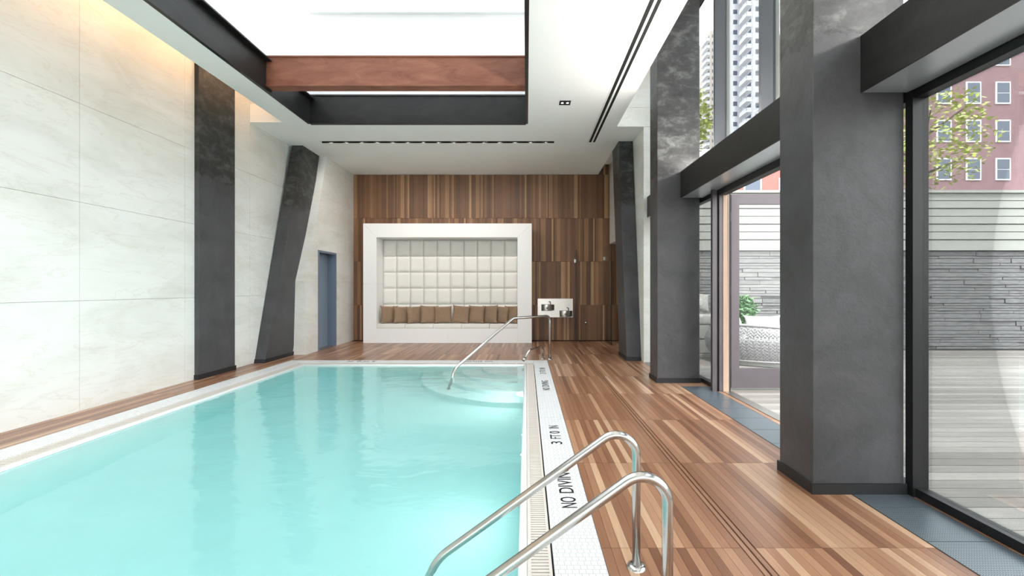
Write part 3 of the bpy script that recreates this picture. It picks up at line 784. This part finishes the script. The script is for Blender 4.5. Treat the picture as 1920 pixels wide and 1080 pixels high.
# throw pillows
def pillow_mesh(seed):
    rnd = random.Random(seed); n = 20; vs = []; fs = []
    ph1, ph2 = rnd.uniform(0, 6), rnd.uniform(0, 6)
    for side in (-1, 1):
        for j in range(n + 1):
            for i in range(n + 1):
                u, v = i / n * 2 - 1, j / n * 2 - 1
                k1 = 1 - 0.12 * (1 - v ** 4); k2 = 1 - 0.10 * (1 - u ** 4)
                x = u * 0.262 * (k1 if True else 1); z = v * 0.257 * k2
                h = max(0, (1 - u * u)) ** 0.42 * max(0, (1 - v * v)) ** 0.42 * 0.078
                edge_ = min(1, 6 * (1 - max(abs(u), abs(v))))
                cr = 0.006 * math.sin(9 * (u * math.cos(ph1) + v * math.sin(ph1)) + 3 * math.sin(4 * v + ph2)) * (u * u + v * v) * 0.7 * edge_
                vs.append((x, side * (h + 0.004 + cr * 0.8), z))
    N = (n + 1) ** 2
    for s_ in range(2):
        for j in range(n):
            for i in range(n):
                a = s_ * N + j * (n + 1) + i; q = (a, a + 1, a + n + 2, a + n + 1)
                fs.append(q if s_ == 0 else q[::-1])
    ring = [i for i in range(n + 1)] + [j * (n + 1) + n for j in range(1, n + 1)] + [n * (n + 1) + i for i in range(n - 1, -1, -1)] + [j * (n + 1) for j in range(n - 1, 0, -1)]
    for a, b2 in zip(ring, ring[1:] + ring[:1]): fs.append((a, N + a, N + b2, b2))
    me = bpy.data.meshes.new('pillow'); me.from_pydata(vs, [], fs); me.materials.append(MATS['brown_fabric'])
    bm = bmesh.new(); bm.from_mesh(me); bmesh.ops.recalc_face_normals(bm, faces=bm.faces); bm.to_mesh(me); bm.free()
    for p in me.polygons: p.use_smooth = True
    return me
pms = [pillow_mesh(k) for k in range(3)]
PIL = [(-3.70, 40, 2), (-3.36, 34, 3), (-3.0, 32, -2), (-2.62, 28, 3), (-2.25, 10, -1), (-1.77, -10, 4), (-1.35, -18, 2), (-0.985, -30, -3), (-0.68, -34, 2), (-0.42, -38, -1)]
who = ['brown square throw pillow at the left end of the seat, in the corner', 'second brown throw pillow from the left end of the seat',
       'third brown throw pillow from the left end of the seat', 'fourth brown throw pillow from the left, leaning behind the fifth',
       'brown throw pillow left of the centre gap, facing straight ahead', 'brown throw pillow just right of the centre gap',
       'brown throw pillow two places right of the centre gap', 'third brown throw pillow from the right end of the seat',
       'second brown throw pillow from the right end of the seat', 'brown throw pillow at the right end, half hidden behind the frame']
for i, (x, yaw, roll) in enumerate(PIL):
    o = bpy.data.objects.new('throw_pillow', pms[i % 3]); COL.objects.link(o)
    s_ = (0.95, 0.92, 0.93, 0.96, 0.93, 0.96, 0.96, 0.97, 0.93, 0.95)[i]
    o.scale = (s_, s_, s_)
    yw = math.radians(yaw)
    o.rotation_euler = (math.radians(-9), math.radians(roll), yw); o.location = (x, 11.955, 0.497 + 0.25 * s_ )
    tag(o, who[i], 'pillow', 'brown throw pillows on the alcove seat')

# ------------------------------------------------------------------ drinking fountains
df = thing('drinking_fountain', 'stainless steel wall plate with two drinking fountains on the dark wood', 'fountain', (0.8, 12.27, 0.9))
B(0.312, 1.284, 12.255, 12.278, 0.638, 1.155).build('wall_plate', 'brushed_steel', df)
def basin(cx, z0, z1):
    m = MB(); n = 18; R = 0.165
    pts = [(cx - 0.15, 12.255)] + [(cx + 0.15 * math.cos(math.pi - math.pi * i / n), 12.10 - 0.10 * math.sin(math.pi * i / n)) for i in range(n + 1)] + [(cx + 0.15, 12.255)]
    m.prism(pts, 2, z0, z1); h = m.build('basin', 'brushed_steel', df, bevel=0.004); sm_angle(h, 35)
    dome2 = MB(); dome2.tube([(cx, 12.005, (z0 + z1) / 2), (cx, 11.985, (z0 + z1) / 2)], [0.034, 0.028], 16)
    dome2.build('push_button', 'chrome', h, True)
    MB().tube(fillet([(cx + 0.10, 12.16, z1), (cx + 0.10, 12.16, z1 + 0.07), (cx + 0.05, 12.12, z1 + 0.075)], 0.02, 4), 0.011, 8).build('bubbler', 'chrome', h, True)
    B(cx + 0.152, cx + 0.20, 12.12, 12.255, z0 + 0.01, z1 - 0.01).build('side_housing', 'dark_plastic', h)
for (cx, z0, z1) in ((0.562, 0.83, 1.00), (1.06, 0.66, 0.83)): basin(cx, z0, z1)
for (x, y0, h, lab) in ((1.34, 11.84, 2.48, 'narrow upright glass screen standing beside the drinking fountains'), (2.15, 11.2, 2.55, 'upright glass screen near the leaning column at the wood wall')):
    t = thing('glass_screen', lab, 'glass screen', (x, 12.0, 0))
    B(x - 0.006, x + 0.006, y0, 12.275, 0.0, h).build('glass_pane', 'clear_glass', t)
    B(x - 0.008, x + 0.008, y0 - 0.004, y0, 0.0, h).build('edge_strip', 'frame_dark', t)
    B(x - 0.022, x + 0.022, 12.20, 12.275, h - 0.33, h - 0.24).build('clamp', 'brushed_steel', t)
o = MB().tube([(1.635, 12.28, 0.49), (1.635, 12.22, 0.49), (1.635, 12.215, 0.49), (1.635, 12.19, 0.49)], [0.012, 0.012, 0.035, 0.03], 14).build('wall_knob', 'chrome', None, True)
tag(o, 'small round chrome knob on the dark wood wall right of the fountains', 'knob')

# ------------------------------------------------------------------ terrace
deck = struct(B(2.88, 16.0, -8.0, 10.6, -0.2, -0.045).build('floor_terrace' if False else 'floor', 'street'))
bmesh_board = B(-6.55, 6.55, -0.066, 0.066, -0.045, -0.012).mesh('deck_board', 'wood_deck')
y = -3.0; 
while y < 10.4:
    inst('deck_board', bmesh_board, deck, (9.45, y, 0.0)); y += 0.14
# stacked stone wall
sw = thing('stone_wall', 'grey stacked strip stone wall at the back of the terrace', 'wall', (8, 10.6, 0))
B(2.95, 15.5, 10.56, 10.75, -0.05, 3.72).build('wall_core', 'planter_grey', sw)
z = 0.0; nst = 0; smesh = B(-0.5, 0.5, -0.5, 0.5, -0.5, 0.5).mesh('stone', 'stacked_stone')
rest = MB()
while z < 2.38:
    h = random.choice([0.07, 0.09, 0.11, 0.06]); x = 2.95 - random.uniform(0, 0.5)
    while x < 15.4:
        L = random.uniform(0.5, 1.5); x0 = max(x, 2.95); x1 = min(x + L, 15.5)
        dd = random.uniform(0.03, 0.065)
        if x1 - x0 > 0.05:
            if x1 < 9.5 and nst < 290:
                o = inst('stone', smesh, sw, ((x0 + x1) / 2, 10.56 - dd / 2, z + h / 2)); o.scale = (x1 - x0 - 0.01, dd, h - 0.012); nst += 1
            else: rest.box(x0 + .005, x1 - .005, 10.56 - dd, 10.56, z + .006, z + h - .006)
        x += L
    z += h
o = rest.build('stone_field', 'stacked_stone', sw); o['kind'] = 'stuff'
z = 2.42
for i in range(7):
    B(2.95, 15.5, 10.50 - 0.02 * (i % 2), 10.56, z, z + 0.165).build('siding_board', 'siding_white', sw); z += 0.185
B(2.93, 15.5, 10.44, 10.58, 2.34, 2.42).build('coping_ledge', 'siding_white', sw)
B(2.93, 15.5, 10.44, 10.78, 3.70, 3.76).build('coping_ledge', 'siding_white', sw)
# end wall of the terrace
ew = B(15.5, 15.7, -8, 10.75, -0.2, 2.2).build('boundary_wall', 'siding_white'); tag(ew, 'pale boundary wall closing the far side of the terrace', 'wall')

# wicker daybed: an oval shell woven from crossing bands
dbx, dby = 5.05, 8.85
wd = thing('wicker_daybed', 'round white wicker daybed seen through the open glass door', 'daybed', (dbx, dby, 0))
RX, RY = 1.30, 0.86
def shell(a, t):
    bul = 1.0 + 0.10 * math.sin(math.pi * t)
    zt_ = 0.48 + 0.27 * (0.5 + 0.5 * math.cos(a - math.radians(215)))
    return Vector((dbx + RX * bul * math.cos(a), dby + RY * bul * math.sin(a), 0.09 + (zt_ - 0.09) * t))
wv = MB(); NA = 130; NT_ = 12
for dirn in (-1, 1):
    for k in range(NA):
        a0 = 2 * math.pi * k / NA
        for s_ in range(NT_):
            t0, t1 = s_ / NT_, (s_ + 1) / NT_
            aa, ab = a0 + dirn * t0 * 0.55, a0 + dirn * t1 * 0.55
            wdt = 0.0125
            out = 1.0 + (0.006 if (k + s_ + (dirn > 0)) % 2 else -0.002)
            c0 = Vector((dbx, dby, 0))
            ps = [shell(aa - wdt, t0), shell(aa + wdt, t0), shell(ab + wdt, t1), shell(ab - wdt, t1)]
            pin = [Vector((dbx + (p.x - dbx) * (out - 0.008), dby + (p.y - dby) * (out - 0.008), p.z)) for p in ps]
            pout = [Vector((dbx + (p.x - dbx) * out, dby + (p.y - dby) * out, p.z)) for p in ps]
            wv.hexa(pin + pout)
o = wv.build('woven_shell', 'wicker', wd); o['kind'] = 'stuff'
MB().tube([shell(2 * math.pi * i / 60, 1.0) for i in range(61)], 0.028, 8).build('rim', 'wicker', wd, True)
MB().tube([shell(2 * math.pi * i / 60, 0.0) for i in range(61)], 0.022, 8).build('lower_rim', 'wicker', wd, True)
pl = MB(); pts = [(dbx + RX * 0.97 * math.cos(2 * math.pi * i / 40), dby + RY * 0.97 * math.sin(2 * math.pi * i / 40)) for i in range(40)]
pl.prism(pts, 2, 0.0, 0.10); pl.build('plinth', 'siding_white', wd)
pl = MB(); pts = [(dbx + RX * 0.93 * math.cos(2 * math.pi * i / 40), dby + RY * 0.93 * math.sin(2 * math.pi * i / 40)) for i in range(40)]
pl.prism(pts, 2, 0.10, 0.44); pl.build('mattress', 'canvas_white', wd, bevel=0.02)
def cushion(name, label, cat, loc, rot, sx, sy, sz, mat, group=None):
    me = pillow_mesh(11).copy(); me.materials[0] = MATS[mat]
    o = bpy.data.objects.new(name, me); COL.objects.link(o); o.location = loc; o.rotation_euler = rot; o.scale = (sx, sy, sz)
    return tag(o, label, cat, group)
cushion('white_cushion', 'large plain white cushion leaning in the wicker daybed', 'cushion', (4.45, 8.32, 0.71), (math.radians(-25), 0, math.radians(-12)), 1.25, 1.4, 0.95, 'canvas_white')
cushion('grey_cushion', 'pale grey cushion at the left end of the wicker daybed', 'cushion', (4.05, 8.62, 0.74), (math.radians(-20), 0.2, math.radians(40)), 0.9, 1.4, 0.9, 'canvas_grey')
cushion('white_cushion', 'white cushion at the right of the wicker daybed', 'cushion', (5.5, 8.60, 0.66), (math.radians(-30), 0, 0.2), 1.0, 1.2, 0.9, 'canvas_white')

# lounge seen through the narrow pane
lo = thing('outdoor_sofa', 'white block outdoor sofa with grey pads seen through the narrow pane', 'sofa', (3.65, 9.9, 0))
B(3.35, 4.4, 9.86, 10.44, 0.0, 0.30).build('base', 'siding_white', lo, bevel=0.01); B(3.35, 4.4, 9.86, 10.44, 0.32, 0.62).build('base', 'siding_white', lo, bevel=0.01)
B(3.37, 4.38, 9.88, 10.42, 0.625, 0.86).build('seat_pad', 'canvas_grey', lo, True, bevel=0.05)
cushion('grey_cushion', 'crumpled light grey cushion on the white outdoor sofa', 'cushion', (3.9, 10.15, 1.13), (math.radians(-20), 0.15, 0.1), 1.2, 1.3, 0.9, 'canvas_grey')
B(4.08, 4.38, 9.79, 9.86, 0.36, 0.66).build('side_bolster', 'planter_grey', lo, bevel=0.02)

# leafy plants
def leaves(center, rad, n, size, rnd, name, mat, parent, flat=1.0):
    m = MB()
    for _ in range(n):
        while True:
            p = Vector((rnd.uniform(-1, 1), rnd.uniform(-1, 1), rnd.uniform(-1, 1)))
            if 0.35 < p.length < 1: break
        p = Vector((center[0] + p.x * rad[0], center[1] + p.y * rad[1], center[2] + p.z * rad[2]))
        a = Vector((rnd.uniform(-1, 1), rnd.uniform(-1, 1), rnd.uniform(-.6, .6) * flat)).normalized(); b_ = a.cross(Vector((rnd.uniform(-1, 1), rnd.uniform(-1, 1), 1))).normalized()
        L = size * rnd.uniform(0.7, 1.3); b0 = len(m.v)
        m.v += [tuple(p), tuple(p + a * L * .5 + b_ * L * .3), tuple(p + a * L), tuple(p + a * L * .5 - b_ * L * .3)]
        m.f.append((b0, b0 + 1, b0 + 2, b0 + 3))
    me = bpy.data.meshes.new(name); me.from_pydata(m.v, [], m.f); me.materials.append(MATS[mat])
    o = bpy.data.objects.new(name, me); COL.objects.link(o); o.parent = parent; o.location = -parent.location; o['kind'] = 'stuff'; return o
rnd = random.Random(3)
pp = thing('potted_shrub', 'bushy green potted shrub against the stone wall behind the wicker daybed', 'plant', (4.95, 10.15, 0))
MB().lathe([(0.0, 0.0), (0.17, 0.0), (0.23, 0.50), (0.25, 0.52), (0.22, 0.52), (0.21, 0.46), (0.0, 0.46)], (4.95, 10.12, -0.012), 24).build('pot', 'planter_grey', pp, True)
MB().tube([(4.95, 10.12, 0.4), (4.96, 10.12, 0.8)], [0.02, 0.012], 6).build('stem', 'bark', pp)
leaves((4.97, 10.12, 0.93), (0.28, 0.25, 0.35), 900, 0.085, rnd, 'foliage', 'grass_green', pp)
tr_data = [((5.25, 14.6, 6.9), (0.8, 0.9, 1.1), 'slender yellow green tree behind the terrace wall seen past the square column'), ((13.5, 15.0, 6.5), (2.0, 1.6, 1.8), 'yellow green tree behind the terrace wall beyond the nearest column')]
for (c0, rr, lab) in tr_data:
    t = thing('street_tree', lab, 'tree', (c0[0], c0[1], -0.3))
    MB().tube([(c0[0], c0[1], -0.3), (c0[0] + .1, c0[1], 2.5), (c0[0] - .1, c0[1], 5.0), (c0[0], c0[1], c0[2] + 0.6)], [0.16, 0.13, 0.1, 0.03], 10).build('trunk', 'bark', t, True)
    for k in range(6):
        a = k * 1.05; MB().tube([(c0[0] - .05, c0[1], c0[2] - 1.2 + k * 0.25), (c0[0] + rr[0] * .7 * math.cos(a), c0[1] + rr[1] * .7 * math.sin(a), c0[2] - .6 + k * .3)], [0.045, 0.012], 6).build('branch', 'bark', t)
    leaves(c0, rr, 1500, 0.17, rnd, 'foliage', 'foliage', t)

# ------------------------------------------------------------------ street and buildings
ub = thing('added_sun_block', 'unseen storeys added on the near end of the roof to block the sun', 'building', (-2.6, -8, TOPZ + 0.2))  # unseen mass added to keep direct sun out of the rooflight
B(-9.0, 2.92, -16.0, -2.3, TOPZ + 0.22, 46).build('facade', 'tower_white', ub)
gm = MB(); gm.box(2.95, 260, -80, 300, -0.6, -0.3); gm.box(-80, 2.95, -80, -6.2, -0.6, -0.3); gm.box(-80, 2.95, 12.7, 300, -0.6, -0.3)
ground = struct(gm.build('floor', 'street'))
def brick_building(x0, x1, y0, y1, h, mat, label, fl=3.1):
    t = thing('brick_building', label, 'building', ((x0 + x1) / 2, y0, -0.3))
    B(x0, x1, y0, y1, -0.3, h).build('wall', mat, t); B(x0 - .2, x1 + .2, y0 - .2, y1 + .2, h, h + .5).build('parapet', 'tower_white', t)
    gl = MB(); fr = MB(); z = 1.0
    n = 0
    while z + 2.0 < h:
        x = x0 + 0.9
        while x + 1.1 < x1:
            w = B(x - 0.1, x + 1.1, y0 - 0.08, y0, z - 0.1, z + 1.7).build('window', 'tower_white', t); B(x, x + 1.0, y0 - 0.1, y0 - 0.08, z, z + 0.75).build('pane', 'window_dark', w); B(x, x + 1.0, y0 - 0.1, y0 - 0.08, z + 0.8, z + 1.6).build('pane', 'window_dark', w)
            x += 2.4
        y = y0 + 1.5
        while y + 1.2 < y1:
            w = B(x0 - 0.08, x0, y - 0.1, y + 1.1, z - 0.1, z + 1.7).build('window', 'tower_white', t); B(x0 - 0.1, x0 - 0.08, y, y + 1.0, z, z + 1.6).build('pane', 'window_dark', w)
            y += 2.8
        z += fl
brick_building(11.5, 18.6, 30, 36, 10.3, 'brick_red', 'low pink red brick building seen above the open door')
brick_building(20.5, 42, 36, 38, 22, 'brick_mauve', 'tall mauve brick building behind the low red one')
def tower(x0, y0, h, label, mat, bays=3, bw=2.9, bd=6.2, fl=3.0):
    t = thing('apartment_tower', label, 'building', (x0, y0, -0.3))
    body = MB(); slabs = MB(); rails = MB(); wins = MB()
    for k in range(bays):
        xa = x0 + k * bw * 1.15; ya = y0 - k * bd
        body.box(xa, xa + 22, ya, ya + bd + 6, -0.3, h)
        z = 3.0
        while z < h - 2:
            slabs.box(xa - 1.5, xa, ya + 0.6, ya + bd * 0.8, z, z + 0.22)
            rails.box(xa - 1.5, xa - 1.42, ya + 0.6, ya + bd * 0.8, z + 0.22, z + 1.15)
            rails.box(xa - 1.5, xa, ya + 0.6, ya + 0.68, z + 0.22, z + 1.15)
            wins.box(xa - 0.03, xa, ya + 1.0, ya + bd * 0.7, z + 0.3, z + 2.5)
            wins.box(xa + 0.7, xa + 1.9, ya - 0.03, ya, z + 0.9, z + 2.2)
            z += fl
    body.build('facade', mat, t)
    for nme, m_, mt in (('balcony_slab', slabs, 'tower_white'), ('balcony_rail', rails, 'tower_grey'), ('windows', wins, 'window_dark')):
        o = m_.build(nme, mt, t); o['kind'] = 'stuff'
tower(60, 130, 110, 'pale apartment tower with stacked balconies seen through the upper window', 'tower_grey')
tower(79, 190, 112, 'more distant beige apartment tower left of the balcony tower', 'tower_beige', 2, 3.5, 9)
